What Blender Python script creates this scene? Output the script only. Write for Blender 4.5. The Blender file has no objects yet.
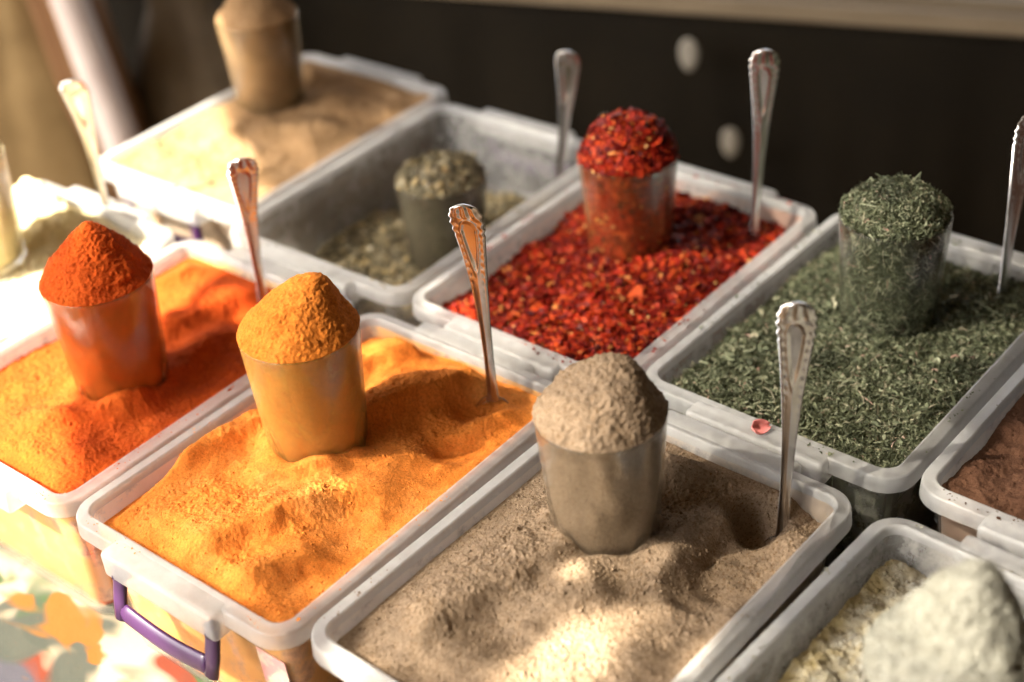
import bpy, math, random
import numpy as np
from mathutils import Vector, Matrix
random.seed(4)
SC = bpy.context.scene
COL = SC.collection
rad = math.radians
L, W, H = 0.300, 0.2113, 0.125          # plastic tub: length, width, rim height above the table cloth

# ------------------------------------------------------------------ camera
cam_d = bpy.data.cameras.new("camera"); cam = bpy.data.objects.new("camera", cam_d); COL.objects.link(cam)
cr = Vector((0.6253751, -0.7767320, -0.0747896)); cu = Vector((0.4775196, 0.3051337, 0.8239347)); cf = Vector((0.6171556, 0.5509817, -0.5617277))
M = Matrix((cr, cu, -cf)).transposed().to_4x4(); M.translation = Vector((-0.37145, -0.74699, 0.63153 + H))
cam.matrix_world = M
cam_d.sensor_width = 36; cam_d.lens = 52.59; cam_d.clip_start = 0.02; cam_d.clip_end = 3000
cam_d.dof.use_dof = True; cam_d.dof.focus_distance = 0.985; cam_d.dof.aperture_fstop = 2.8; cam_d.dof.aperture_blades = 9
SC.camera = cam

# ------------------------------------------------------------------ daylight
SUN_EL, SUN_AZ = rad(47), math.atan2(0.52, -0.85)       # direction TOWARDS the sun, counted from +x
SV = np.array([math.cos(SUN_EL) * math.cos(SUN_AZ), math.cos(SUN_EL) * math.sin(SUN_AZ), math.sin(SUN_EL)])
wd = bpy.data.worlds.new("World"); SC.world = wd; wd.use_nodes = True
nt = wd.node_tree; bg = nt.nodes['Background']
sky = nt.nodes.new('ShaderNodeTexSky'); sky.sky_type = 'NISHITA'; sky.sun_disc = False
sky.sun_elevation = SUN_EL; sky.sun_rotation = math.pi / 2 - SUN_AZ; sky.dust_density = 4.0; sky.air_density = 1.0; sky.ozone_density = 0.6
hs = nt.nodes.new('ShaderNodeHueSaturation'); hs.inputs['Saturation'].default_value = 0.40
mx = nt.nodes.new('ShaderNodeMix'); mx.data_type = 'RGBA'; mx.blend_type = 'MULTIPLY'; mx.inputs[0].default_value = 1.0
mx.inputs[7].default_value = (1.0, 0.98, 0.95, 1)       # warm, hazy market air
nt.links.new(sky.outputs[0], hs.inputs['Color']); nt.links.new(hs.outputs[0], mx.inputs[6]); nt.links.new(mx.outputs[2], bg.inputs[0])
bg.inputs[1].default_value = 0.115
sl = bpy.data.lights.new("sun", 'SUN'); sl.energy = 5.0; sl.angle = rad(0.55); sl.color = (1.0, 0.90, 0.74)
so = bpy.data.objects.new("sun", sl); COL.objects.link(so)
so.rotation_euler = Vector(SV).to_track_quat('Z', 'Y').to_euler()
SC.view_settings.view_transform = 'Standard'; SC.view_settings.look = 'None'; SC.view_settings.exposure = 2.7; SC.view_settings.gamma = 1
SC.render.engine = 'CYCLES'
cy = SC.cycles; cy.max_bounces = 14; cy.transmission_bounces = 12; cy.diffuse_bounces = 5; cy.glossy_bounces = 5; cy.transparent_max_bounces = 12
cy.use_denoising = True; cy.caustics_refractive = True; cy.caustics_reflective = False; cy.sample_clamp_indirect = 6.0; cy.blur_glossy = 0.5

# ------------------------------------------------------------------ materials
class NT:
    def __init__(s, name):
        s.m = bpy.data.materials.new(name); s.m.use_nodes = True; s.t = s.m.node_tree; s.n = s.t.nodes
        s.b = s.n['Principled BSDF']; s.out = s.n['Material Output']
        s.co = s.n.new('ShaderNodeTexCoord').outputs['Object']
    def link(s, a, b): s.t.links.new(a, b)
    def noise(s, scale, detail=4, rough=0.6, co=None, dist=0):
        n = s.n.new('ShaderNodeTexNoise'); n.inputs['Scale'].default_value = scale; n.inputs['Detail'].default_value = detail
        n.inputs['Roughness'].default_value = rough; n.inputs['Distortion'].default_value = dist; s.link(co or s.co, n.inputs['Vector']); return n.outputs['Fac']
    def ramp(s, fac, stops, interp='LINEAR'):
        r = s.n.new('ShaderNodeValToRGB'); r.color_ramp.interpolation = interp; e = r.color_ramp.elements
        while len(e) < len(stops): e.new(0.5)
        for i, (p, c) in enumerate(stops): e[i].position = p; e[i].color = (*c, 1) if len(c) == 3 else c
        s.link(fac, r.inputs[0]); return r.outputs[0]
    def bump(s, fac, strength=0.5, dist=0.001):
        b = s.n.new('ShaderNodeBump'); b.inputs['Strength'].default_value = strength; b.inputs['Distance'].default_value = dist
        s.link(fac, b.inputs['Height']); s.link(b.outputs[0], s.b.inputs['Normal']); return b.outputs[0]
    def mixc(s, f, a, b, mode='MIX'):
        m = s.n.new('ShaderNodeMix'); m.data_type = 'RGBA'; m.blend_type = mode
        for v, k in ((f, 0), (a, 6), (b, 7)):
            if isinstance(v, (int, float)): m.inputs[k].default_value = v
            elif isinstance(v, tuple): m.inputs[k].default_value = (*v, 1)
            else: s.link(v, m.inputs[k])
        return m.outputs[2]
    def set(s, **k):
        for a, v in k.items():
            i = s.b.inputs[a.replace('_', ' ')]
            if hasattr(v, 'is_linked'): s.link(v, i)
            else: i.default_value = (*v, 1) if isinstance(v, tuple) else v

def powder_mat(name, lo, mid, hi, speck=None, grain=900, bump=0.6):
    t = NT(name)
    big = t.noise(14, 5, 0.65); fine = t.noise(grain * 0.6, 3, 0.75)
    c = t.ramp(big, [(0.3, lo), (0.52, mid), (0.72, hi)])
    g = t.ramp(fine, [(0.30, (0.66, 0.62, 0.58)), (0.5, (1, 1, 1)), (0.72, (1.2, 1.22, 1.26))])
    c = t.mixc(1.0, c, g, 'MULTIPLY')
    if speck:
        v = t.ramp(t.noise(speck[1], 2, 0.5), [(speck[2], (0, 0, 0)), (speck[2] + 0.05, (1, 1, 1))])
        c = t.mixc(v, c, speck[0])
    t.set(Base_Color=c, Roughness=1.0, Specular_IOR_Level=0.15)
    t.bump(t.noise(grain * 0.8, 3, 0.8), bump, 0.0014)
    return t.m

MAT = {}
MAT['turmeric'] = powder_mat('turmeric_powder', (0.60, 0.165, 0.020), (0.69, 0.220, 0.036), (0.78, 0.31, 0.075))
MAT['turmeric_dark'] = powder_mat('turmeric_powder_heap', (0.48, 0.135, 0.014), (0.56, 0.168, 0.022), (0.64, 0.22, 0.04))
MAT['paprika'] = powder_mat('paprika_powder', (0.36, 0.042, 0.004), (0.46, 0.068, 0.007), (0.56, 0.115, 0.014))
MAT['coriander'] = powder_mat('coriander_powder', (0.185, 0.130, 0.082), (0.245, 0.176, 0.115), (0.32, 0.238, 0.163), ((0.14, 0.08, 0.035), 700, 0.60), 700, 0.7)
MAT['cumin'] = powder_mat('cumin_powder', (0.23, 0.135, 0.060), (0.30, 0.185, 0.092), (0.38, 0.25, 0.14))
MAT['rust'] = powder_mat('rust_powder', (0.075, 0.036, 0.020), (0.098, 0.047, 0.027), (0.15, 0.075, 0.043))
MAT['cream'] = powder_mat('cream_powder', (0.25, 0.245, 0.195), (0.305, 0.298, 0.245), (0.37, 0.36, 0.305), None, 600, 0.7)
def ochre_side_cream():  # cream powder turning ochre towards one long side, edge broken by noise
    m = powder_mat('cream_powder_ochre_side', (0.40, 0.38, 0.31), (0.47, 0.45, 0.38), (0.54, 0.52, 0.45)); nt_ = m.node_tree; N = nt_.nodes; b = N['Principled BSDF']; src = b.inputs['Base Color'].links[0].from_socket
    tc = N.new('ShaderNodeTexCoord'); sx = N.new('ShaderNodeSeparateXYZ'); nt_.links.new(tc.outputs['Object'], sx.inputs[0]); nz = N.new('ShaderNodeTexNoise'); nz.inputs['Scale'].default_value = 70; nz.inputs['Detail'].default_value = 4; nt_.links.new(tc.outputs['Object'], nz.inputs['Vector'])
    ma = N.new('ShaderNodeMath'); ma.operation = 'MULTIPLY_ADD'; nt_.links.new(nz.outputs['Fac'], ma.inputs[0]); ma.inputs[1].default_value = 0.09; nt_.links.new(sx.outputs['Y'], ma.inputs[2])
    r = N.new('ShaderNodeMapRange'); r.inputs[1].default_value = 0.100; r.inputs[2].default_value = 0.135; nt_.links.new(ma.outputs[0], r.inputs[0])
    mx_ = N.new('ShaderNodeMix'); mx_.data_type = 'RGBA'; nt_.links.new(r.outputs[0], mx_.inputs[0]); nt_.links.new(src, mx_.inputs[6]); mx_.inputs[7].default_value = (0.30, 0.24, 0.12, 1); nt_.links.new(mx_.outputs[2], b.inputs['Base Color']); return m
MAT['cream_ochre_side'] = ochre_side_cream()
MAT['pale'] = powder_mat('pale_powder', (0.60, 0.47, 0.20), (0.72, 0.62, 0.38), (0.80, 0.74, 0.55))
MAT['chili_bed'] = powder_mat('chili_bed', (0.16, 0.008, 0.003), (0.26, 0.014, 0.004), (0.36, 0.03, 0.006))
MAT['herb_bed'] = powder_mat('herb_bed', (0.03, 0.036, 0.016), (0.05, 0.058, 0.026), (0.075, 0.08, 0.04))
MAT['oreg_bed'] = powder_mat('oregano_bed', (0.09, 0.075, 0.045), (0.14, 0.12, 0.075), (0.22, 0.185, 0.12), ((0.05, 0.04, 0.015), 240, 0.62))

def island_mat(name, stops, rough=0.7, spec=0.3, trans=0.0):
    t = NT(name); g = t.n.new('ShaderNodeNewGeometry')
    c = t.ramp(g.outputs['Random Per Island'], stops)
    c = t.mixc(1.0, c, t.ramp(t.noise(500, 2), [(0.3, (0.7, 0.7, 0.7)), (0.7, (1.2, 1.2, 1.2))]), 'MULTIPLY')
    t.set(Base_Color=c, Roughness=rough, Specular_IOR_Level=spec); return t.m
MAT['chili'] = island_mat('chili_flakes', [(0, (0.05, 0.002, 0.002)), (0.35, (0.14, 0.006, 0.003)), (0.65, (0.31, 0.018, 0.005)), (0.88, (0.43, 0.050, 0.009)), (0.96, (0.38, 0.065, 0.011)), (0.98, (0.50, 0.19, 0.045)), (1, (0.58, 0.32, 0.12))], 0.55, 0.15)
MAT['herb'] = island_mat('green_herb', [(0, (0.035, 0.040, 0.02)), (0.35, (0.078, 0.090, 0.046)), (0.7, (0.16, 0.178, 0.10)), (0.9, (0.33, 0.345, 0.22)), (0.985, (0.36, 0.32, 0.22)), (1, (0.5, 0.3, 0.24))])
MAT['oreg'] = island_mat('oregano_bits', [(0, (0.05, 0.042, 0.022)), (0.4, (0.15, 0.125, 0.075)), (0.7, (0.26, 0.22, 0.14)), (0.92, (0.42, 0.30, 0.12)), (1, (0.5, 0.45, 0.34))])

def plastic(name, clear, dcol=(0.36, 0.23, 0.12), lo=0.60, hi=0.70, amt=0.55):
    t = NT(name); n = t.n
    dust = t.noise(55, 5, 0.7)
    colr = t.ramp(dust, [(0.35, (0.80, 0.80, 0.795)), (0.7, (0.68, 0.675, 0.655))])
    tl = n.new('ShaderNodeBsdfTranslucent'); t.link(colr, tl.inputs[0])
    stain = t.ramp(t.noise(38, 6, 0.75), [(lo, (0, 0, 0)), (hi, (amt,) * 3)])
    colr = t.mixc(stain, colr, dcol)     # spice dust rubbed into the plastic
    t.set(Base_Color=colr, Roughness=0.36, Specular_IOR_Level=0.5)
    t.bump(t.noise(260, 3, 0.6), 0.10, 0.0006)
    rf = n.new('ShaderNodeBsdfRefraction'); rf.inputs['Roughness'].default_value = 0.22; rf.inputs['IOR'].default_value = 1.08
    rf.inputs[0].default_value = (0.97, 0.96, 0.94, 1)
    m1 = n.new('ShaderNodeMixShader'); m1.inputs[0].default_value = 0.35; t.link(t.b.outputs[0], m1.inputs[1]); t.link(tl.outputs[0], m1.inputs[2])
    m2 = n.new('ShaderNodeMixShader'); m2.inputs[0].default_value = clear; tr = n.new('ShaderNodeBsdfTransparent'); tr.inputs[0].default_value = (0.97, 0.965, 0.95, 1)
    m3 = n.new('ShaderNodeMixShader'); m3.inputs[0].default_value = 0.68; t.link(rf.outputs[0], m3.inputs[1]); t.link(tr.outputs[0], m3.inputs[2])
    inv = n.new('ShaderNodeMath'); inv.operation = 'MULTIPLY_ADD'; t.link(stain, inv.inputs[0]); inv.inputs[1].default_value = -clear * 0.9; inv.inputs[2].default_value = clear; t.link(inv.outputs[0], m2.inputs[0])   # dust closes the clear plastic
    t.link(m1.outputs[0], m2.inputs[1]); t.link(m3.outputs[0], m2.inputs[2])
    t.link(m2.outputs[0], t.out.inputs[0]); return t.m
MAT['plastic'] = plastic('frosted_plastic_rim', 0.52); MAT['plastic_wall'] = plastic('frosted_plastic_wall', 0.88)
DUST = {'turm': (0.74, 0.36, 0.05), 'pap': (0.78, 0.40, 0.06), 'cor': (0.36, 0.25, 0.15), 'cream': (0.50, 0.45, 0.33), 'green': (0.20, 0.19, 0.11), 'rust': (0.30, 0.15, 0.06), 'chili': (0.45, 0.16, 0.05), 'oreg': (0.26, 0.21, 0.13), 'back': (0.38, 0.24, 0.11), 'left': (0.62, 0.54, 0.32)}
INNER = {'turm': 0.9, 'pap': 0.85, 'cor': 0.8, 'cream': 0.45, 'green': 0.4, 'rust': 0.8, 'chili': 0.7, 'oreg': 0.35, 'back': 0.6, 'left': 0.6}
def tub_mats(k): return [plastic('plastic_rim_' + k, 0.55, DUST[k], 0.60, 0.76, 0.35), plastic('plastic_wall_' + k, 0.955, DUST[k], 0.80, 0.90, 0.0), plastic('plastic_inside_' + k, 0.80, DUST[k], 0.50 - 0.25 * INNER[k], 0.70 - 0.25 * INNER[k], INNER[k])]
t = NT('purple_plastic'); t.set(Base_Color=(0.036, 0.011, 0.050), Roughness=0.32, Specular_IOR_Level=0.5); MAT['purple'] = t.m
def glass_mat(name, dcol, lo, hi):
    t = NT(name); t.set(Base_Color=(0.985, 0.985, 0.97), Transmission_Weight=1.0, IOR=1.45, Roughness=t.ramp(t.noise(90, 4, 0.7), [(0.45, (0.0,) * 3), (0.8, (0.07,) * 3)]))
    gd = t.n.new('ShaderNodeBsdfDiffuse'); gd.inputs[0].default_value = (*dcol, 1); gtl = t.n.new('ShaderNodeBsdfTranslucent'); gtl.inputs[0].default_value = (*dcol, 1)
    gm = t.n.new('ShaderNodeMixShader'); gm.inputs[0].default_value = 0.5; t.link(gd.outputs[0], gm.inputs[1]); t.link(gtl.outputs[0], gm.inputs[2])
    gx = t.n.new('ShaderNodeMixShader'); t.link(t.ramp(t.noise(34, 5, 0.7), [(0.32, (lo,) * 3), (0.72, (hi,) * 3)]), gx.inputs[0]); gt = t.n.new('ShaderNodeBsdfTransparent'); gt.inputs[0].default_value = (0.97, 0.975, 0.965, 1); gh = t.n.new('ShaderNodeMixShader'); gh.inputs[0].default_value = 0.42; t.link(t.b.outputs[0], gh.inputs[1]); t.link(gt.outputs[0], gh.inputs[2])
    t.link(gh.outputs[0], gx.inputs[1]); t.link(gm.outputs[0], gx.inputs[2]); t.link(gx.outputs[0], t.out.inputs[0]); return t.m   # a film of spice dust
GD = {'turm': ((0.88, 0.60, 0.15), 0.12, 0.30), 'pap': ((0.80, 0.27, 0.04), 0.08, 0.26), 'cor': ((0.58, 0.45, 0.31), 0.01, 0.10), 'green': ((0.5, 0.47, 0.36), 0.0, 0.05), 'chili': ((0.75, 0.36, 0.10), 0.01, 0.10), 'oreg': ((0.30, 0.26, 0.19), 0.01, 0.08), 'back': ((0.55, 0.38, 0.18), 0.05, 0.25), 'cream': ((0.6, 0.56, 0.46), 0.1, 0.4), 'left': ((0.7, 0.62, 0.4), 0.05, 0.25)}
GMAT = {k: glass_mat('dusty_glass_' + k, *q) for k, q in GD.items()}
t = NT('worn_metal')
rr = t.ramp(t.noise(45, 3, 0.5), [(0.35, (0.20,) * 3), (0.8, (0.29,) * 3)])
t.set(Base_Color=t.ramp(t.noise(25, 3), [(0.35, (0.56, 0.54, 0.53)), (0.7, (0.70, 0.69, 0.68))]), Metallic=1.0, Roughness=rr); MAT['metal'] = t.m

def cloth_mat():
    t = NT('floral_cloth')
    base = t.ramp(t.noise(9, 3), [(0.35, (0.19, 0.155, 0.10)), (0.7, (0.20, 0.18, 0.14))])
    c = base
    for k, (sc, thr, colr) in enumerate([(13, 0.56, (0.085, 0.014, 0.005)), (15, 0.56, (0.035, 0.036, 0.045)), (19, 0.57, (0.025, 0.045, 0.018)), (17, 0.60, (0.03, 0.034, 0.028)), (26, 0.60, (0.12, 0.05, 0.008))]):
        mp = t.n.new('ShaderNodeMapping'); mp.inputs['Location'].default_value = (k * 3.7, k * 1.9, k); mp.inputs['Rotation'].default_value = (0, 0, k * 0.7); mp.inputs['Scale'].default_value = (1, 0.55, 1)
        t.link(t.co, mp.inputs[0])
        f = t.ramp(t.noise(sc, 2, 0.45, mp.outputs[0], 0.8), [(thr - 0.03, (0, 0, 0)), (thr + 0.03, (0.97,) * 3)])
        c = t.mixc(f, c, colr)
    t.set(Base_Color=c, Roughness=0.7, Specular_IOR_Level=0.15); t.bump(t.noise(40, 4), 0.25, 0.003); return t.m
MAT['cloth'] = cloth_mat()
def plain(name, a, b, scale=20, rough=0.8, bump=0.3, stretch=None, bd=0.002):
    t = NT(name); co = t.co
    if stretch:
        mp = t.n.new('ShaderNodeMapping'); mp.inputs['Scale'].default_value = stretch; t.link(t.co, mp.inputs[0]); co = mp.outputs[0]
    t.set(Base_Color=t.ramp(t.noise(scale, 5, 0.6, co), [(0.3, a), (0.7, b)]), Roughness=rough, Specular_IOR_Level=0.25)
    t.bump(t.noise(scale * 3, 4, 0.6, co), bump, bd); return t.m
MAT['wood_pale'] = plain('pale_wood', (0.18, 0.135, 0.085), (0.26, 0.20, 0.13), 8, 0.6, 0.3, (1, 8, 8))
MAT['wood_brown'] = plain('brown_wood', (0.17, 0.085, 0.038), (0.25, 0.13, 0.06), 8, 0.6, 0.3, (8, 8, 1))
MAT['pole'] = plain('painted_pole', (0.46, 0.37, 0.33), (0.56, 0.48, 0.43), 12, 0.5, 0.2)
MAT['sack'] = plain('tan_sacking', (0.17, 0.11, 0.045), (0.24, 0.16, 0.07), 18, 0.9, 0.6)
MAT['dull'] = plain('dull_sacking', (0.10, 0.075, 0.05), (0.16, 0.125, 0.085), 14, 0.9, 0.6)
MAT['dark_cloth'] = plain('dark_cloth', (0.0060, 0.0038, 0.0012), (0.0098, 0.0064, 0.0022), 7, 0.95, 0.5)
MAT['ground'] = plain('dusty_ground', (0.10, 0.08, 0.055), (0.16, 0.13, 0.09), 3, 0.95, 0.5, None, 0.01)
MAT['tag'] = plain('pale_disc', (0.24, 0.22, 0.18), (0.34, 0.31, 0.26), 40)
MAT['canvas'] = plain('gobo_canvas', (0.30, 0.24, 0.17), (0.38, 0.31, 0.22), 5, 0.9)
t = NT('petal'); t.set(Base_Color=(0.90, 0.30, 0.28), Roughness=0.8); MAT['petal'] = t.m
t = NT('sticker'); t.set(Base_Color=t.ramp(t.noise(60, 3), [(0.45, (0.70, 0.33, 0.33)), (0.6, (0.75, 0.62, 0.5))]), Roughness=0.5); MAT['sticker'] = t.m

# ------------------------------------------------------------------ mesh helpers
def obj(name, verts, faces, mat=None, parent=None, smooth=True):
    me = bpy.data.meshes.new(name)
    if isinstance(verts, np.ndarray) and isinstance(faces, np.ndarray):
        n, k = faces.shape
        me.vertices.add(len(verts)); me.vertices.foreach_set('co', np.ascontiguousarray(verts, dtype=np.float32).ravel())
        me.loops.add(n * k); me.loops.foreach_set('vertex_index', np.ascontiguousarray(faces, dtype=np.int32).ravel())
        me.polygons.add(n); me.polygons.foreach_set('loop_start', np.arange(0, n * k, k, dtype=np.int32))
        me.update(calc_edges=True); me.validate()
    else:
        me.from_pydata([tuple(v) for v in verts], [], [tuple(f) for f in faces]); me.update()
    if smooth: me.polygons.foreach_set('use_smooth', np.ones(len(me.polygons), dtype=bool))
    o = bpy.data.objects.new(name, me); COL.objects.link(o)
    if mat: me.materials.append(mat if not isinstance(mat, str) else MAT[mat])
    if parent: o.parent = parent
    return o
def tag(o, label, cat, group=None, kind=None):
    if label: o['label'] = label
    if cat: o['category'] = cat
    if group: o['group'] = group
    if kind: o['kind'] = kind
    return o
def empty(name, loc, label, cat, group=None, rz=0):
    o = bpy.data.objects.new(name, None); COL.objects.link(o); o.location = loc; o.rotation_euler = (0, 0, rz); o.empty_display_size = 0.05
    return tag(o, label, cat, group)
def copy_tree(o, parent=None):
    c = o.copy(); COL.objects.link(c); c.parent = parent
    for ch in list(o.children): copy_tree(ch, c)
    return c
def loft(rings, close_start=True, close_end=True):
    n = len(rings[0]); V = np.concatenate(rings); F = []
    for i in range(len(rings) - 1):
        a, b = i * n, (i + 1) * n
        for j in range(n):
            k = (j + 1) % n; F.append((a + j, a + k, b + k, b + j))
    if close_start: F.append(tuple(range(n - 1, -1, -1)))
    if close_end: F.append(tuple(range((len(rings) - 1) * n, len(rings) * n)))
    return V, F
def bevel_box(x0, x1, y0, y1, z0, z1, b=0.002):
    rings = []
    def rr_(i, z):
        hx, hy = (x1 - x0) / 2 - i, (y1 - y0) / 2 - i
        return rrect(hx, hy, min(b, hx, hy), z, 3) + np.array([(x0 + x1) / 2, (y0 + y1) / 2, 0])
    for i, z in ((b * 0.9, z0), (b * 0.3, z0 + b * 0.3), (0, z0 + b), (0, z1 - b), (b * 0.3, z1 - b * 0.3), (b * 0.9, z1)): rings.append(rr_(i, z))
    return loft(rings)
def rrect(hx, hy, r, z, seg=8, sub=1):
    P = []
    for cx, cy_, a0 in ((hx - r, hy - r, 0), (-hx + r, hy - r, 90), (-hx + r, -hy + r, 180), (hx - r, -hy + r, 270)):
        for k in range(seg + 1):
            a = rad(a0 + 90 * k / seg); P.append((cx + r * math.cos(a), cy_ + r * math.sin(a), z))
    return np.array(P)
def tube(path, radius, seg=10, flat=None):
    path = np.array(path, float); rings = []
    for i, p in enumerate(path):
        d = path[min(i + 1, len(path) - 1)] - path[max(i - 1, 0)]; d /= np.linalg.norm(d)
        ref = np.array([1.0, 0, 0]) if abs(d[0]) < 0.9 else np.array([0, 0, 1.0])
        a = np.cross(d, ref); a /= np.linalg.norm(a); b = np.cross(d, a)
        ra, rb = radius if isinstance(radius, tuple) else (radius, radius)
        rings.append(np.array([p + a * ra * math.cos(t) + b * rb * math.sin(t) for t in np.linspace(0, 2 * math.pi, seg, endpoint=False)]))
    return loft(rings)

# vectorised value noise
def _h(ix, iy, iz, s):
    with np.errstate(over='ignore'):
        n = (ix.astype(np.uint32) * np.uint32(374761393) + iy.astype(np.uint32) * np.uint32(668265263) + iz.astype(np.uint32) * np.uint32(2147483647 ^ 0x5bd1e995) + np.uint32((s * 974711 + 1013) & 0xffffffff))
        n = (n ^ (n >> np.uint32(13))) * np.uint32(1274126177); n = (n ^ (n >> np.uint32(15))) * np.uint32(2246822519); n = n ^ (n >> np.uint32(16))
    return n.astype(np.float64) / 4294967295.0
def vn(x, y, z=None, s=0):
    x = np.asarray(x, float); y = np.asarray(y, float); z = np.zeros_like(x) if z is None else np.asarray(z, float)
    fx, fy, fz = np.floor(x), np.floor(y), np.floor(z); ix, iy, iz = fx.astype(np.int64), fy.astype(np.int64), fz.astype(np.int64)
    u, v, w = x - fx, y - fy, z - fz; u, v, w = [q * q * q * (q * (q * 6 - 15) + 10) for q in (u, v, w)]
    r = 0
    for dx in (0, 1):
        for dy in (0, 1):
            for dz in (0, 1):
                r = r + _h(ix + dx, iy + dy, iz + dz, s) * (u if dx else 1 - u) * (v if dy else 1 - v) * (w if dz else 1 - w)
    return r * 2 - 1
def fbm(x, y, z=None, s=0, o=4, g=0.5):
    a, t = 1.0, 0
    for k in range(o):
        t = t + a * vn(np.asarray(x) * 2 ** k + 17.3 * k, np.asarray(y) * 2 ** k - 9.1 * k, None if z is None else np.asarray(z) * 2 ** k, s + k); a *= g
    return t
def sstep(a, b, x): t = np.clip((x - a) / (b - a), 0, 1); return t * t * (3 - 2 * t)

# ------------------------------------------------------------------ setting: ground, table, cloth
obj('ground', [(-400, -400, -0.78), (400, -400, -0.78), (400, 400, -0.78), (-400, 400, -0.78)], [(0, 1, 2, 3)], 'ground', None, False)['kind'] = 'structure'
X0, X1, Y0, Y1 = -0.34, 0.672, -1.05, 0.52
tb = empty('market_table', (0.17, 0, -0.78), 'wooden market table under the floral tablecloth, carrying the spice tubs', 'table')
v, f = bevel_box(X0 - 0.17, X1 - 0.17, Y0, Y1, 0.745, 0.774, 0.003); obj('table_top', v, f, 'wood_pale', tb, False)
for sx in (X0 + 0.05, X1 - 0.05):
    for sy in (Y0 + 0.06, Y1 - 0.06):
        v, f = bevel_box(sx - 0.17 - 0.025, sx - 0.17 + 0.025, sy - 0.025, sy + 0.025, 0, 0.744, 0.003); obj('leg', v, f, 'wood_brown', tb, False)
def cloth():
    ex = 0.22; xs = np.concatenate([[-ex + X0], np.linspace(X0 - ex + 0.03, X0 - 0.02, 6), np.linspace(X0 - 0.004, X1 + 0.004, 60), np.linspace(X1 + 0.02, X1 + ex, 6)])
    ys = np.concatenate([np.linspace(Y0 - ex, Y0 - 0.02, 6), np.linspace(Y0 - 0.004, Y1 + 0.004, 120), np.linspace(Y1 + 0.02, Y1 + ex, 6)])
    XX, YY = np.meshgrid(xs, ys, indexing='ij'); cxx = np.clip(XX, X0 - 0.004, X1 + 0.004); cyy = np.clip(YY, Y0 - 0.004, Y1 + 0.004)
    dx, dy = np.abs(XX - cxx), np.abs(YY - cyy); drop = np.maximum(dx, dy)
    Z = -drop + 0.0008 * fbm(XX * 30, YY * 30, s=5); out = 0.012 + 0.010 * np.sin(YY * 37 + XX * 41) * np.clip(drop / 0.1, 0, 1)
    PX = cxx + np.sign(XX - cxx) * np.where(drop > 0, out, 0) * (dx > 0); PY = cyy + np.sign(YY - cyy) * np.where(drop > 0, out, 0) * (dy > 0)
    n, m = XX.shape; V = np.stack([PX, PY, Z - 0.001], -1).reshape(-1, 3); idx = np.arange(n * m).reshape(n, m)
    F = np.stack([idx[:-1, :-1], idx[1:, :-1], idx[1:, 1:], idx[:-1, 1:]], -1).reshape(-1, 4)
    o = obj('tablecloth', V, F, 'cloth'); s = o.modifiers.new('thickness', 'SOLIDIFY'); s.thickness = 0.0012; s.offset = -1
    return tag(o, 'pale tablecloth with blurred orange, grey and green flower print under the spice tubs', 'tablecloth')
cloth()

# ------------------------------------------------------------------ tub prototype
RC = 0.0225
def ring(inset, z, rmin=0.010): return rrect(L / 2 - inset, W / 2 - inset, max(rmin, RC - inset), z, 8)
def wall_in(z): return 0.0122 + 0.0095 * (H - z) / H
def make_tub():
    root = empty('plastic_tub', (0, 0, 0), 'tub', 'plastic tub', 'frosted plastic tubs of spice on the table')
    prof = [(0.0215, 0.0015), (0.0205, 0.0), (0.0188, 0.0015), (0.0180, 0.006), (0.0132, H - 0.036), (0.0112, H - 0.033), (0.0106, H - 0.015),
            (0.0040, H - 0.0125), (0.0016, H - 0.0130), (0.0009, H - 0.0140), (0.0002, H - 0.0134), (0.0000, H - 0.0125), (0.0008, H - 0.0022), (0.0013, H - 0.0010), (0.0024, H - 0.0006),
            (0.0078, H - 0.0003), (0.0086, H + 0.0005), (0.0099, H + 0.0007), (0.0107, H - 0.0001), (0.0111, H - 0.0018), (0.0115, H - 0.0060)]
    prof += [(wall_in(z), z) for z in (H - 0.012, H - 0.03, H - 0.06, 0.012)] + [(0.0245, 0.006), (0.031, 0.0035)]
    v, f = loft([ring(i, z) for i, z in prof]); ob = obj('tub_body', v, f, 'plastic', root); ob.data.materials.append(MAT['plastic_wall'])
    for p in ob.data.polygons:                         # the thin walls below the rim let more light through
        if max(v[q][2] for q in p.vertices) < H - 0.0115: p.material_index = 1
        if min(p.vertices) >= 20 * 36: p.material_index = 2
    ob.data.materials.append(MAT['plastic_wall'])
    for s in (-1, 1):
        v, f = bevel_box(-0.0092, 0.0095, -0.054, 0.054, H - 0.0215, H - 0.0004, 0.0028)
        # the flange narrows slightly away from the rim
        lug = obj('clip_flange', v * np.array([1.0 if s < 0 else -1.0, 1, 1]), f if s < 0 else [tuple(reversed(q)) for q in f], 'plastic', root); lug.location = (s * L / 2, 0, 0)
        bar = obj('handle', *tube([(0, y, -0.027 - 0.004 * math.cos(y / 0.044 * 1.45)) for y in np.linspace(-0.042, 0.042, 15)], (0.0072, 0.0030), 12), 'purple', root)
        bar.location = (s * (L / 2 + 0.0035), 0, H - 0.019)
        for k in (-1, 1):
            arm = [(0, k * 0.0445, 0.004), (0, k * 0.0452, -0.006), (0, k * 0.0452, -0.020), (0, k * 0.044, -0.034)]
            obj('handle_arm', *tube(arm, (0.0062, 0.0034), 10), 'purple', bar)
            obj('pivot_pin', *tube([(0.006 * -s, k * 0.040, 0.000), (0.001 * s, k * 0.0445, 0.000), (0.004 * s, k * 0.0475, 0.0)], 0.0036, 10), 'purple', bar)
    return root
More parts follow.
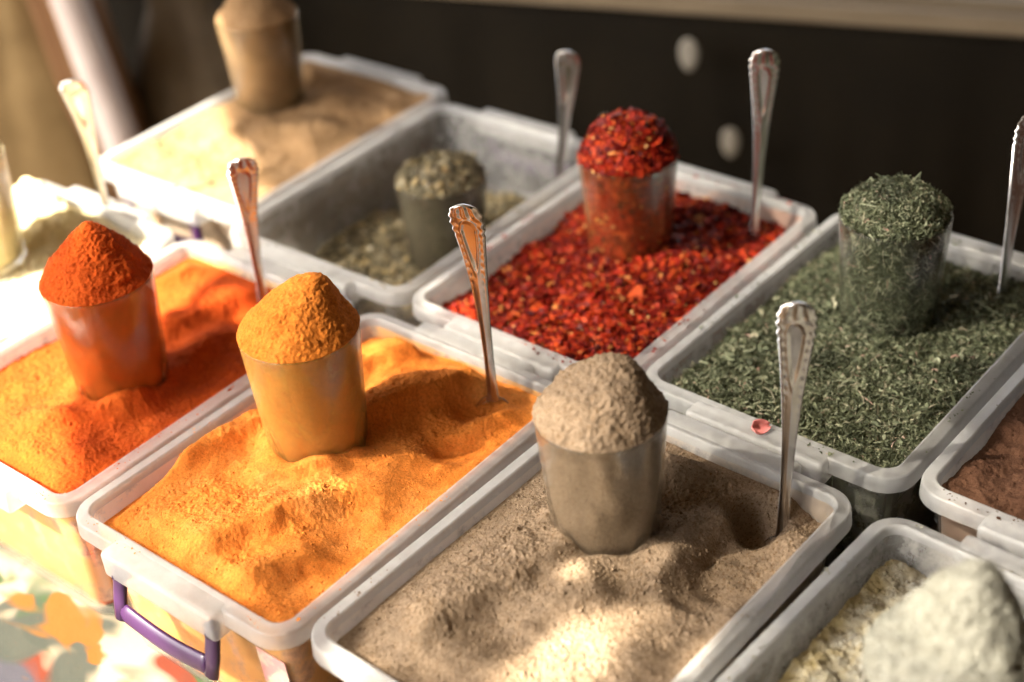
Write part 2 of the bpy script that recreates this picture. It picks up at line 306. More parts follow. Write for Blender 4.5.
# name: (x, y, rotation deg, label)
TUBS = {
 'turm': (0.0, 0.0, 0.0, 'frosted plastic tub filled with yellow turmeric powder, purple handle in front'),
 'cor': (0.0109, -0.2118, -1.29, 'frosted plastic tub filled with grey-brown ground coriander, nearest the middle bottom'),
 'cream': (0.0072, -0.4258, -3.2, 'frosted plastic tub of lumpy cream powder in the bottom right corner'),
 'green': (0.3314, -0.2307, -1.03, 'frosted plastic tub filled with dried green herb threads'),
 'rust': (0.3318, -0.4452, -1.46, 'frosted plastic tub of reddish brown powder cut by the right picture edge'),
 'chili': (0.3183, -0.0165, -0.35, 'frosted plastic tub filled with red chili flakes'),
 'oreg': (0.3170, 0.1960, 0.93, 'half empty frosted plastic tub with a low layer of dry grey-green herb'),
 'back': (0.3378, 0.4080, 1.17, 'frosted plastic tub of golden brown powder in the far left, half in sun'),
 'pap': (-0.0010, 0.2125, 0.47, 'frosted plastic tub filled with orange-red paprika powder'),
 'left': (-0.006, 0.4260, 1.2, 'sunlit plastic tub of pale powder at the left picture edge'),
}
TM = {}
proto = make_tub()
for i, (k, (x, y, a, lab)) in enumerate(TUBS.items()):
    o = proto if i == 0 else copy_tree(proto)
    a = rad(a); U = Vector((math.cos(a), math.sin(a), 0)); Vv = Vector((math.sin(a), -math.cos(a), 0))
    o.location = Vector((x, y, 0)) + U * L / 2 + Vv * (0.2113 / 2); o.rotation_euler = (0, 0, a); o['label'] = lab
    TM[k] = (o, np.array(o.location[:2]), a)
    tm = tub_mats(k)
    for ch in o.children:
        if ch.name.startswith(('tub_body', 'clip_flange')):
            for q, sl_ in enumerate(ch.material_slots): sl_.link = 'OBJECT'; sl_.material = tm[q]
for ch in TM['turm'][0].children:                     # the near handle hangs a little outwards
    if ch.name.startswith('handle') and ch.location.x < 0: ch.rotation_euler = (0, rad(14), 0)
for ch in list(TM['pap'][0].children):                 # this tub has lost its near handle
    if ch.name.startswith('handle') and ch.location.x < 0:
        for q in list(ch.children): bpy.data.objects.remove(q)
        bpy.data.objects.remove(ch)
st = obj('sticker', *bevel_box(-0.0004, 0.0004, -0.013, 0.013, -0.016, 0.016, 0.0003), 'sticker', TM['turm'][0], False)
st.location = (-L / 2 + 0.0152, -0.073, H - 0.055); st.rotation_euler = (0, rad(-2.6), 0); st['label'] = 'torn pink paper label'
def to_world(k, p):                                   # tub-local (x along, y across) -> world
    _, c, a = TM[k]; p = np.atleast_2d(p); ca, sa = math.cos(a), math.sin(a)
    q = p.copy().astype(float); q[:, 0] = c[0] + p[:, 0] * ca - p[:, 1] * sa; q[:, 1] = c[1] + p[:, 0] * sa + p[:, 1] * ca; return q
def to_local(k, w):
    _, c, a = TM[k]; d = np.array(w[:2]) - c; ca, sa = math.cos(a), math.sin(a); return np.array([d[0] * ca + d[1] * sa, -d[0] * sa + d[1] * ca])

# ------------------------------------------------------------------ glasses and spoons: where they stand (world x, y)
GL = {  # x, y, foot height, heap apex height, apex offset (x,y), shape power
 'turm': (0.152, -0.093, H - 0.010), 'pap': (0.127, 0.091, H - 0.017), 'cor': (0.196, -0.306, H - 0.018), 'green': (0.510, -0.340, H - 0.024),
 'chili': (0.503, -0.109, H - 0.034), 'oreg': (0.473, 0.074, H - 0.092), 'back': (0.531, 0.355, H - 0.017), 'cream': (0.158, -0.553, H - 0.050), 'left': (0.178, 0.343, H - 0.012)}
SP = {  # foot x,y,z ; visible length ; lean to the right (deg) ; twist
 'turm': (0.262, -0.158, H + 0.002, 0.156, -2, -18), 'cor': (0.277, -0.387, H - 0.027, 0.179, 1.5, -2), 'pap': (0.266, 0.087, H - 0.012, 0.136, 2, 4), 'left': (0.291, 0.320, H - 0.010, 0.136, 0, -16),
 'oreg': (0.588, 0.038, H - 0.050, 0.148, 8, -20), 'chili': (0.570, -0.187, H - 0.016, 0.170, 2.5, -6), 'green': (0.588, -0.397, H - 0.016, 0.161, 2, 24)}
G_H, G_RB, G_RT = 0.106, 0.0335, 0.0405

# ------------------------------------------------------------------ powder beds
def bed_grid(step, inset):
    hx, hy = L / 2 - inset, W / 2 - inset; r = RC - inset
    nx, ny = int(2 * hx / step), int(2 * hy / step)
    XX, YY = np.meshgrid(np.linspace(-hx, hx, nx), np.linspace(-hy, hy, ny), indexing='ij')
    ax, ay = np.abs(XX) - (hx - r), np.abs(YY) - (hy - r); d = np.hypot(ax, ay); cor = (ax > 0) & (ay > 0) & (d > r)
    s = np.where(cor, r / np.maximum(d, 1e-9), 1)
    XX = np.where(cor, np.sign(XX) * (hx - r + ax * s), XX); YY = np.where(cor, np.sign(YY) * (hy - r + ay * s), YY)
    ed = np.minimum(hx - np.abs(XX), hy - np.abs(YY)); ax, ay = np.abs(XX) - (hx - r), np.abs(YY) - (hy - r)
    ed = np.where((ax > 0) & (ay > 0), r - np.hypot(ax, ay), ed)
    return XX, YY, np.maximum(ed, 0)
BEDS = {}
def bed(k, name, label, cat, mat, hfun, step, base_inset=None):
    zt = hfun.__defaults__[0] if hfun.__defaults__ else H - 0.008
    inset = wall_in(zt) + 0.0006
    XX, YY, ed = bed_grid(step, inset)
    Z = hfun(XX, YY, ed) if not hfun.__defaults__ else hfun(XX, YY, ed)
    if k in GL:                                       # the tumbler's foot presses its own seat
        g = to_local(k, GL[k]); d = np.hypot(XX - g[0], YY - g[1]); rg = G_RB - 0.0012
        Z = np.where(d < rg, np.minimum(Z, GL[k][2] - 0.0008), Z)
    n, m = XX.shape; idx = np.arange(n * m).reshape(n, m)
    F = np.stack([idx[:-1, :-1], idx[1:, :-1], idx[1:, 1:], idx[:-1, 1:]], -1).reshape(-1, 4)
    V = np.stack([XX, YY, Z], -1).reshape(-1, 3)
    b = np.concatenate([idx[:-1, 0], idx[-1, :-1], idx[:0:-1, -1], idx[0, :0:-1]])
    lo = V[b].copy(); kx = (L / 2 - 0.0245) / (L / 2 - inset); ky = (W / 2 - 0.0245) / (W / 2 - inset)
    mid = V[b].copy(); fr = 0.5
    lo[:, 0] *= kx; lo[:, 1] *= ky; lo[:, 2] = 0.0048
    nb = len(b); bi = np.arange(nb) + n * m; j = np.roll(np.arange(nb), -1)
    S = np.stack([b, bi, bi[j], b[j]], -1)
    V = np.concatenate([V, lo, [[0, 0, 0.0048]]]); c = np.full(nb, n * m + nb)
    F = np.concatenate([F, S, np.stack([bi, c, c, bi[j]], -1)[:, [0, 1, 3, 3]]]) if False else np.concatenate([F, S])
    o = obj(name, V, F, mat); o.location = TM[k][0].location; o.rotation_euler = TM[k][0].rotation_euler
    tag(o, label, cat); BEDS[k] = (XX, YY, Z, o); return o
def bump_(X, Y, x, y, r, h): return h * np.exp(-((X - x) ** 2 + (Y - y) ** 2) / (r * r))
def scoop(Z, X, Y, x, y, r, depth):                   # spoon-shaped hollow
    d2 = ((X - x) ** 2 + (Y - y) ** 2) / (r * r); return Z - depth * np.exp(-d2 * d2)
def ridge(X, Y, x0, y0, x1, y1, w, h, sharp=0.30):    # dune with one steep side (to the right of the line)
    dx, dy = x1 - x0, y1 - y0; ln = math.hypot(dx, dy); t = ((X - x0) * dx + (Y - y0) * dy) / (ln * ln); s = ((X - x0) * dy - (Y - y0) * dx) / ln
    s = s + 0.0018 * fbm(X * 45, Y * 45, s=77, o=3)
    prof = np.where(s > 0, np.exp(-(s / (w * sharp)) ** 2), np.exp(-(s / w) ** 2)); return h * prof * sstep(-0.25, 0.15, t) * (1 - sstep(0.85, 1.25, t))
def grains(X, Y, amp, s, sc=1.0):
    c, q = math.cos(0.6), math.sin(0.6); U, V = X * c - Y * q, X * q + Y * c      # turned off the mesh axes
    cr = np.maximum(0, vn(U * 210, V * 210, s=s + 6) - 0.28) * 2.2              # scattered crumbs
    return amp * (0.45 * vn(U * 90, V * 90, s=s + 4) + 0.8 * vn(U * 620 * sc, V * 620 * sc, s=s) + 0.6 * vn(X * 410 * sc, Y * 410 * sc, s=s + 2) + cr)
def loc(a, b): return (a - 0.5) * L, (0.5 - b) * W     # tub fractions: a near->far, b left->right

def foot(k, X, Y, h=0.0035, w=0.008):                 # powder banked up against the tumbler
    g = to_local(k, GL[k]); d = np.hypot(X - g[0], Y - g[1]); ang = np.arctan2(Y - g[1], X - g[0])
    return h * (1 + 0.6 * np.sin(ang * 3 + 1) + 0.5 * np.sin(ang * 7)) * np.exp(-((d - G_RB) / w) ** 2)
def h_turm(X, Y, ed, zt=H - 0.004):
    wx = X + 0.003 * fbm(X * 20, Y * 20, s=3); wy = Y + 0.003 * fbm(X * 20, Y * 20, s=4)
    Z = H - 0.0060 + 0.0040 * fbm(wx * 15, wy * 24, s=1, o=3) + bump_(X, Y, *loc(0.55, 0.4), 0.08, 0.006) + bump_(X, Y, *loc(0.2, 0.3), 0.05, 0.004) + foot('turm', X, Y)
    for (a0, b0, a1, b1, w, h) in ((0.09, 0.50, 0.37, 0.70, 0.030, 0.0125), (0.02, 0.68, 0.24, 0.84, 0.020, 0.010), (0.33, 0.42, 0.45, 0.60, 0.020, 0.007), (0.26, 0.14, 0.50, 0.22, 0.024, 0.008), (0.62, 0.52, 0.95, 0.66, 0.030, 0.015), (0.66, 0.20, 0.92, 0.36, 0.025, 0.010), (0.70, 0.74, 0.86, 0.90, 0.015, 0.008)):
        Z = Z + ridge(wx, wy, *loc(a0, b0), *loc(a1, b1), w, h)
    Z = H - 0.006 + (Z - (H - 0.006)) * 1.25 + bump_(X, Y, *loc(0.44, 0.74), 0.022, 0.007)
    Z = scoop(Z, X, Y, *loc(0.82, 0.74), 0.018, 0.010); Z = scoop(Z, X, Y, *loc(0.70, 0.80), 0.022, 0.008); Z = scoop(Z, X, Y, *loc(0.88, 0.10), 0.012, 0.005)
    Z = Z + grains(X, Y, 0.00040, 20) * (0.25 + 1.1 * sstep(-0.25, 0.45, fbm(X * 24, Y * 24, s=8)))
    lim = H - 0.006 - 0.004 * (0.5 + 0.5 * vn(X * 30, Y * 30, s=6)) - 0.008 * sstep(0.03, 0.085, Y); k = sstep(0, 0.020, ed); return np.minimum(Z, lim) * (1 - k) + Z * k
def h_cor(X, Y, ed, zt=H - 0.012):
    wx = X + 0.003 * fbm(X * 22, Y * 22, s=33); wy = Y + 0.003 * fbm(X * 22, Y * 22, s=34)
    Z = H - 0.0135 + 0.0045 * fbm(wx * 17, wy * 17, s=31, o=3) + bump_(X, Y, *loc(0.50, 0.45), 0.085, 0.010) + bump_(X, Y, *loc(0.46, 0.51), 0.019, 0.011) + bump_(X, Y, *loc(0.30, 0.2), 0.05, 0.007) + foot('cor', X, Y)
    Z = Z + bump_(X, Y, *loc(0.93, 0.42), 0.035, 0.010) + bump_(X, Y, *loc(0.30, 0.76), 0.040, 0.008)
    for (a0, b0, a1, b1, w, h) in ((0.14, 0.28, 0.52, 0.42, 0.030, 0.011), (0.84, 0.40, 0.96, 0.66, 0.025, 0.011), (0.60, 0.66, 0.80, 0.70, 0.018, 0.009), (0.30, 0.46, 0.46, 0.60, 0.02, 0.006)): Z = Z + ridge(wx, wy, *loc(a0, b0), *loc(a1, b1), w, h)
    Z = scoop(Z, X, Y, *loc(0.86, 0.745), 0.017, 0.028); Z = scoop(Z, X, Y, *loc(0.72, 0.80), 0.030, 0.014); Z = scoop(Z, X, Y, *loc(0.95, 0.90), 0.026, 0.010); Z = scoop(Z, X, Y, *loc(0.60, 0.78), 0.02, 0.008)
    Z = Z + grains(X, Y, 0.00056, 40) * (0.4 + 1.0 * sstep(-0.3, 0.5, fbm(X * 24, Y * 24, s=38)))
    lim = H - 0.0095 - 0.004 * (0.5 + 0.5 * vn(X * 25, Y * 25, s=36)); k = sstep(0, 0.028, ed); return np.minimum(Z, lim) * (1 - k) + Z * k
def h_pap(X, Y, ed, zt=H - 0.009):
    wx = X + 0.003 * fbm(X * 20, Y * 20, s=53); wy = Y + 0.003 * fbm(X * 20, Y * 20, s=54)
    Z = H - 0.013 + 0.005 * fbm(wx * 18, wy * 18, s=51, o=3) + bump_(X, Y, *loc(0.2, 0.5), 0.04, 0.006) + foot('pap', X, Y)
    for (a0, b0, a1, b1, w, h) in ((0.36, 0.70, 0.72, 0.66, 0.030, 0.013), (0.80, 0.10, 0.95, 0.25, 0.02, 0.009), (0.66, 0.4, 0.95, 0.50, 0.03, 0.009), (0.2, 0.55, 0.4, 0.75, 0.02, 0.007)): Z = Z + ridge(wx, wy, *loc(a0, b0), *loc(a1, b1), w, h)
    Z = scoop(Z, X, Y, *loc(0.86, 0.58), 0.022, 0.010) + grains(X, Y, 0.00055, 55)
    k = sstep(0, 0.03, ed); return np.minimum(Z, H - 0.011) * (1 - k) + Z * k
def h_soft(seed, base, amp, gr, zt):
    def fn(X, Y, ed, zt=zt):
        Z = base + amp * fbm(X * 16, Y * 16, s=seed, o=4) + (bump_(X, Y, *loc(0.25, 0.45), 0.05, 0.010) if seed == 61 else 0) + grains(X, Y, gr, seed + 3); k = sstep(0, 0.03, ed)
        return np.minimum(Z, zt - 0.002) * (1 - k) + Z * k
    return fn
def h_cream(X, Y, ed, zt=H - 0.022):
    Z = H - 0.028 + 0.006 * fbm(X * 22, Y * 22, s=71, o=4) + bump_(X, Y, *loc(0.5, 0.55), 0.09, 0.014) + 0.004 * np.maximum(0, vn(X * 85, Y * 85, s=72)) ** 0.6 + grains(X, Y, 0.0011, 73)
    Z = scoop(Z, X, Y, *loc(0.55, 0.10), 0.05, 0.006); return np.clip(Z, 0.02, H - 0.012)
def h_left(X, Y, ed, zt=H - 0.006):
    Z = H - 0.010 + 0.006 * fbm(X * 15, Y * 15, s=81, o=4) + bump_(X, Y, *loc(0.93, 0.25), 0.05, 0.032) + grains(X, Y, 0.001, 83)
    k = sstep(0, 0.02, ed); return np.minimum(Z, H - 0.006) * (1 - k) + Z * k
def h_green(X, Y, ed, zt=H - 0.010):
    return H - 0.014 + 0.005 * fbm(X * 16, Y * 16, s=91, o=4) + 0.001 * vn(X * 250, Y * 250, s=92) + bump_(X, Y, *loc(0.5, 0.5), 0.08, 0.006) - 0.003 * (1 - sstep(0, 0.02, ed))
def h_chili(X, Y, ed, zt=H - 0.013):
    return H - 0.018 + 0.006 * fbm(X * 16, Y * 16, s=95, o=4) + 0.0012 * vn(X * 230, Y * 230, s=96) + bump_(X, Y, *loc(0.6, 0.5), 0.07, 0.008) - 0.004 * (1 - sstep(0, 0.02, ed))
def h_oreg(X, Y, ed, zt=H - 0.060):
    return H - 0.066 + 0.009 * fbm(X * 15, Y * 15, s=98, o=4) + 0.0015 * vn(X * 200, Y * 200, s=99)

bed('turm', 'turmeric_powder', 'yellow-orange turmeric powder filling the tub with the purple front handle', 'powder', 'turmeric', h_turm, 0.00055)
bed('cor', 'coriander_powder', 'grey-brown ground coriander filling the tub at middle bottom', 'powder', 'coriander', h_cor, 0.00055)
bed('pap', 'paprika_powder', 'orange-red paprika powder filling the half sunlit tub on the left', 'powder', 'paprika', h_pap, 0.0007)
bed('rust', 'rust_powder', 'smooth reddish brown powder in the tub at the right picture edge', 'powder', 'rust', h_soft(61, H - 0.008, 0.007, 0.0006, H - 0.006), 0.0011)
bed('back', 'cumin_powder', 'golden brown powder in the far left tub, its left end in sun', 'powder', 'cumin', h_soft(64, H - 0.003, 0.007, 0.0007, H - 0.003), 0.0013)
bed('cream', 'cream_powder', 'lumpy cream-coloured powder low in the bottom right tub', 'powder', 'cream_ochre_side', h_cream, 0.0010)
bed('left', 'pale_powder', 'dazzling white sunlit powder in the tub at the left picture edge', 'powder', 'pale', h_left, 0.0014)

def bed_z(k, x, y):
    XX, YY, Z, _ = BEDS[k]; n, m = XX.shape; hx, hy = XX[-1, m // 2], YY[n // 2, -1]
    i = np.clip(((x + hx) / (2 * hx) * (n - 1)).round().astype(int), 0, n - 1); j = np.clip(((y + hy) / (2 * hy) * (m - 1)).round().astype(int), 0, m - 1); return Z[i, j]
RNG = np.random.default_rng(11)
def rot_basis(n, tilt):
    """random frames whose normal leans from +z by about tilt"""
    az = RNG.uniform(0, 2 * np.pi, n); ti = np.abs(RNG.normal(0, tilt, n)); ph = RNG.uniform(0, 2 * np.pi, n)
    N = np.stack([np.sin(ti) * np.cos(ph), np.sin(ti) * np.sin(ph), np.cos(ti)], -1); A = np.stack([np.cos(az), np.sin(az), np.zeros(n)], -1)
    A -= N * np.sum(A * N, -1, keepdims=True); A /= np.linalg.norm(A, axis=-1, keepdims=True); return A, np.cross(N, A), N
def flakes(P, size, tilt=0.6, aspect=(0.45, 1.0), curl=0.35, basis=None):
    """curled, uneven five-sided chips"""
    n = len(P); A, B, N = basis or rot_basis(n, tilt); s = size * np.exp(RNG.normal(0, 0.38, n)); asp = RNG.uniform(*aspect, n)
    ang = np.linspace(0, 2 * np.pi, 5, endpoint=False)[None] + RNG.uniform(-0.45, 0.45, (n, 5)); rr_ = RNG.uniform(0.65, 1.15, (n, 5))
    u = np.cos(ang) * rr_ * s[:, None]; w = np.sin(ang) * rr_ * (s * asp)[:, None]; c = (u ** 2) / s[:, None] * RNG.uniform(-1, 1, (n, 1)) * curl + RNG.normal(0, 0.10, (n, 5)) * s[:, None]
    V = P[:, None] + A[:, None] * u[..., None] + B[:, None] * w[..., None] + N[:, None] * c[..., None]
    ctr = P + N * (s * RNG.uniform(0.05, 0.3, n))[:, None]
    V = np.concatenate([V, ctr[:, None]], 1).reshape(-1, 3); k = np.arange(n)[:, None, None] * 6
    T = np.array([[0, 1, 5], [1, 2, 5], [2, 3, 5], [3, 4, 5], [4, 0, 5]])[None]; return V, (T + k).reshape(-1, 3)
def threads(P, length, width, tilt=0.5, curl=1.0, basis=None, seg=4):
    n = len(P); A, B, N = basis or rot_basis(n, tilt); ln = length * np.exp(RNG.normal(0, 0.45, n)); wd_ = width * RNG.uniform(0.6, 1.5, n)
    cb, cn = RNG.normal(0, curl, n), RNG.normal(0.15, curl * 0.6, n); V = []
    for k in range(seg + 1):
        t_ = k / seg - 0.5; q = P + A * (ln * t_)[:, None] + B * (cb * ln * (t_ * t_ - 0.08))[:, None] + N * (cn * ln * (0.12 - t_ * t_))[:, None]
        e = (wd_ * (1 - 1.2 * t_ * t_))[:, None]; side = B * 0.8 + N * 0.6; V += [q - side * e, q + side * e]
    V = np.stack(V, 1).reshape(-1, 3); base = np.arange(n)[:, None, None] * (2 * seg + 2)
    Fq = np.array([[2 * k, 2 * k + 1, 2 * k + 3, 2 * k + 2] for k in range(seg)])[None]; return V, (Fq + base).reshape(-1, 4)
def on_bed(k, n, margin=0.0145):
    x = RNG.uniform(-L / 2 + margin, L / 2 - margin, n); y = RNG.uniform(-W / 2 + margin, W / 2 - margin, n)
    r = RC - margin * 0.6; ok = ~((np.abs(x) > L / 2 - margin - r) & (np.abs(y) > W / 2 - margin - r) & (np.hypot(np.abs(x) - (L / 2 - margin - r), np.abs(y) - (W / 2 - margin - r)) > r))
    if k in GL: g = to_local(k, GL[k]); ok &= np.hypot(x - g[0], y - g[1]) > G_RB + 0.002
    x, y = x[ok], y[ok]; return np.stack([x, y, bed_z(k, x, y)], -1)
def same_place(o, k): o.location = TM[k][0].location; o.rotation_euler = TM[k][0].rotation_euler; return o
def merge(*vf):
    V, F, b = [], [], 0
    for v, f in vf: V.append(v); F.append(f + b); b += len(v)
    return np.concatenate(V), np.concatenate(F)
# chili: bed plus chips of one and the same heap
bc = bed('chili', 'chili_flakes', 'coarse red chili flakes filling the tub behind the turmeric', 'spice', 'chili_bed', h_chili, 0.0012)
P = on_bed('chili', 16000); P[:, 2] += RNG.uniform(-0.0006, 0.0018, len(P)); o = obj('flake_layer', *flakes(P, 0.0024, 0.9), 'chili', bc, False)
bg_ = bed('green', 'green_herb', 'dried grey-green herb threads filling the tub on the right', 'herb', 'herb_bed', h_green, 0.0012)
P = on_bed('green', 46000); P[:, 2] += RNG.uniform(-0.0010, 0.0022, len(P)); v1 = threads(P, 0.0043, 0.00048, 0.8, 1.7)
P = on_bed('green', 420); P[:, 2] += 0.002; v2 = merge(threads(P, 0.013, 0.00045, 0.25, 0.5), threads(P[:, [0, 1, 2]] * np.array([-1, -1, 1]) + np.array([0, 0, 0.001]), 0.006, 0.0011, 0.3, 0.6))
obj('thread_layer', *merge(v1, v2), 'herb', bg_, False)
bo = bed('oreg', 'oregano_leaves', 'crumbled grey-green oregano lying low in the half empty tub', 'herb', 'oreg_bed', h_oreg, 0.0018)
P = on_bed('oreg', 8000, 0.019); P[:, 2] += RNG.uniform(-0.0005, 0.002, len(P)); obj('leaf_layer', *flakes(P, 0.0024, 0.6, (0.35, 0.9)), 'oreg', bo, False)
# crumbs in the cream powder
def lumps(k, n, size, mat, parent, region):
    Vs, Fs, b = [], [], 0
    ico = [(0, 0, -1), (.72, -.53, -.45), (-.28, -.85, -.45), (-.89, 0, -.45), (-.28, .85, -.45), (.72, .53, -.45), (.28, -.85, .45), (-.72, -.53, .45), (-.72, .53, .45), (.28, .85, .45), (.89, 0, .45), (0, 0, 1)]
    fc = [(0, 1, 2), (1, 0, 5), (0, 2, 3), (0, 3, 4), (0, 4, 5), (1, 5, 10), (2, 1, 6), (3, 2, 7), (4, 3, 8), (5, 4, 9), (1, 10, 6), (2, 6, 7), (3, 7, 8), (4, 8, 9), (5, 9, 10), (6, 10, 11), (7, 6, 11), (8, 7, 11), (9, 8, 11), (10, 9, 11)]
    ico = np.array(ico); fc = np.array(fc)
    for i in range(n):
        x, y = region(); s = size * math.exp(random.gauss(0, 0.5)); z = bed_z(k, np.array([x]), np.array([y]))[0]
        v = ico * s * (1 + 0.25 * np.random.default_rng(i).normal(0, 1, (12, 1))) * np.array([1, random.uniform(0.7, 1), random.uniform(0.6, 0.9)]) + np.array([x, y, z + s * 0.3]); Vs.append(v); Fs.append(fc + b); b += 12
    o = obj('crumb_layer', np.concatenate(Vs), np.concatenate(Fs), mat, parent, True); s = o.modifiers.new('round', 'SUBSURF'); s.levels = 1; s.render_levels = 1; o['kind'] = 'stuff'; return o
def crumbs(k, n, size, mat):
    P = on_bed(k, n, 0.015); ico = np.array([(1, 0, 0), (-1, 0, 0), (0, 1, 0), (0, -1, 0), (0, 0, 1), (0, 0, -1.0)]); fc = np.array([(0, 2, 4), (2, 1, 4), (1, 3, 4), (3, 0, 4), (2, 0, 5), (1, 2, 5), (3, 1, 5), (0, 3, 5)])
    sz = size * np.exp(RNG.normal(0, 0.45, len(P))); an = RNG.uniform(0, 6.28, len(P)); V = ico[None] * RNG.uniform(0.6, 1.25, (len(P), 6, 1)) * sz[:, None, None]; c, q = np.cos(an)[:, None], np.sin(an)[:, None]
    V = np.stack([V[..., 0] * c - V[..., 1] * q, V[..., 0] * q + V[..., 1] * c + 0.3 * V[..., 2], V[..., 2] * 0.8], -1) + P[:, None] + np.array([0, 0, 0.0001]); F = fc[None] + np.arange(len(P))[:, None, None] * 6
    o = obj('crumb_layer', V.reshape(-1, 3), F.reshape(-1, 3), mat, BEDS[k][3], False); o['kind'] = 'stuff'
def rim_spill(k, n, size, mat):
    t_ = RNG.uniform(0, 1, n) ** 1.0; side = RNG.integers(0, 4, n); ins = RNG.uniform(0.002, 0.0100, n); a = RNG.uniform(-1, 1, n)
    x = np.where(side < 2, a * (L / 2 - 0.02), np.where(side == 2, 1, -1) * (L / 2 - ins)); y = np.where(side < 2, np.where(side == 0, 1, -1) * (W / 2 - ins), a * (W / 2 - 0.02))
    clump = fbm(x * 25, y * 25, s=len(k) + 400, o=2) > 0.05; x, y = x[clump], y[clump]; P = np.stack([x, y, np.full(len(x), H + 0.0006)], -1)
    v, f = flakes(P, size, 0.5, (0.6, 1.0)); obj('spilled_crumbs', v, f, mat, BEDS[k][3], False)['kind'] = 'stuff'
for k_, m_, z_ in (('turm', 'turmeric', 0.0007), ('cor', 'coriander', 0.0007), ('pap', 'paprika', 0.0007), ('green', 'herb', 0.0010), ('chili', 'chili', 0.0013), ('rust', 'rust', 0.0007), ('oreg', 'oreg', 0.0011), ('cream', 'cream', 0.0009)): rim_spill(k_, 260, z_, m_)
crumbs('turm', 5000, 0.00045, 'turmeric'); crumbs('cor', 12000, 0.00055, 'coriander'); crumbs('pap', 4000, 0.0005, 'paprika'); crumbs('rust', 3000, 0.0006, 'rust'); crumbs('cream', 3500, 0.0008, 'cream_ochre_side')
lumps('cream', 260, 0.0014, 'cream_ochre_side', BEDS['cream'][3], lambda: (random.uniform(-0.125, 0.125), 0.080 - abs(random.gauss(0, 0.035))))

# ------------------------------------------------------------------ glasses
def glass_mesh():
    seg = 96; rings = []
    def rg(r, z, fl=0):
        a = np.linspace(0, 2 * np.pi, seg, endpoint=False); q = r + fl * (np.abs(np.cos(a * 6)) - 1)
        return np.stack([q * np.cos(a), q * np.sin(a), np.full(seg, z)], -1)
    def ro(z): return G_RB + (G_RT - G_RB) * z / G_H
    outp = [(G_RB - 0.004, 0.0004, 0), (G_RB - 0.001, 0, 0), (G_RB - 0.0002, 0.0008, 0.0012)] + [(ro(z), z, 0.0020 * (1 - sstep(0.018, 0.048, z))) for z in (0.0015, 0.003, 0.006, 0.010, 0.016, 0.022, 0.028, 0.034, 0.040, 0.06, 0.08, 0.098, G_H - 0.004, G_H - 0.0022)] + [(ro(G_H) - 0.0002, G_H - 0.0012, 0), (ro(G_H) - 0.0009, G_H, 0)]
    inn = [(ro(G_H) - 0.0018, G_H - 0.0006, 0)] + [(ro(z) - 0.0024, z, 0) for z in (G_H - 0.0016, G_H - 0.003, 0.098, 0.06, 0.046)] + [(ro(0.036) - 0.0030, 0.036, 0), (ro(0.024) - 0.0042, 0.024, 0), (ro(0.014) - 0.0055, 0.014, 0), (ro(0.0095) - 0.0066, 0.0095, 0), (ro(0.008) - 0.0085, 0.0080, 0), (ro(0.007) - 0.0120, 0.0074, 0)]
    return loft([rg(*p) for p in outp + inn])
GV, GF = glass_mesh()
def make_glass(k, label):
    x, y, z = GL[k]
    if not make_glass.me:
        o = obj('drinking_glass', GV, GF, GMAT[k]); make_glass.me = o
    else:
        o = make_glass.me.copy(); COL.objects.link(o)
    o.material_slots[0].link = 'OBJECT'; o.material_slots[0].material = GMAT[k]; o.location = (x, y, z); o.rotation_euler = (0, 0, random.uniform(0, 6)); tag(o, label, 'glass', 'fluted glasses heaped with spice'); return o
make_glass.me = None
for k, lab in {'turm': 'fluted glass of turmeric standing in the yellow powder', 'pap': 'fluted glass of paprika standing in the orange-red powder', 'cor': 'dusty fluted glass of coriander standing in the grey-brown powder',
               'green': 'fluted glass of green herb standing in the dried herb tub', 'chili': 'fluted glass standing in the red chili flakes', 'oreg': 'fluted glass standing low in the half empty oregano tub',
               'back': 'fluted glass of golden brown powder in the far left tub', 'cream': 'fluted glass under the cream heap in the bottom right tub', 'left': 'sunlit fluted glass cut by the left picture edge'}.items(): make_glass(k, lab)

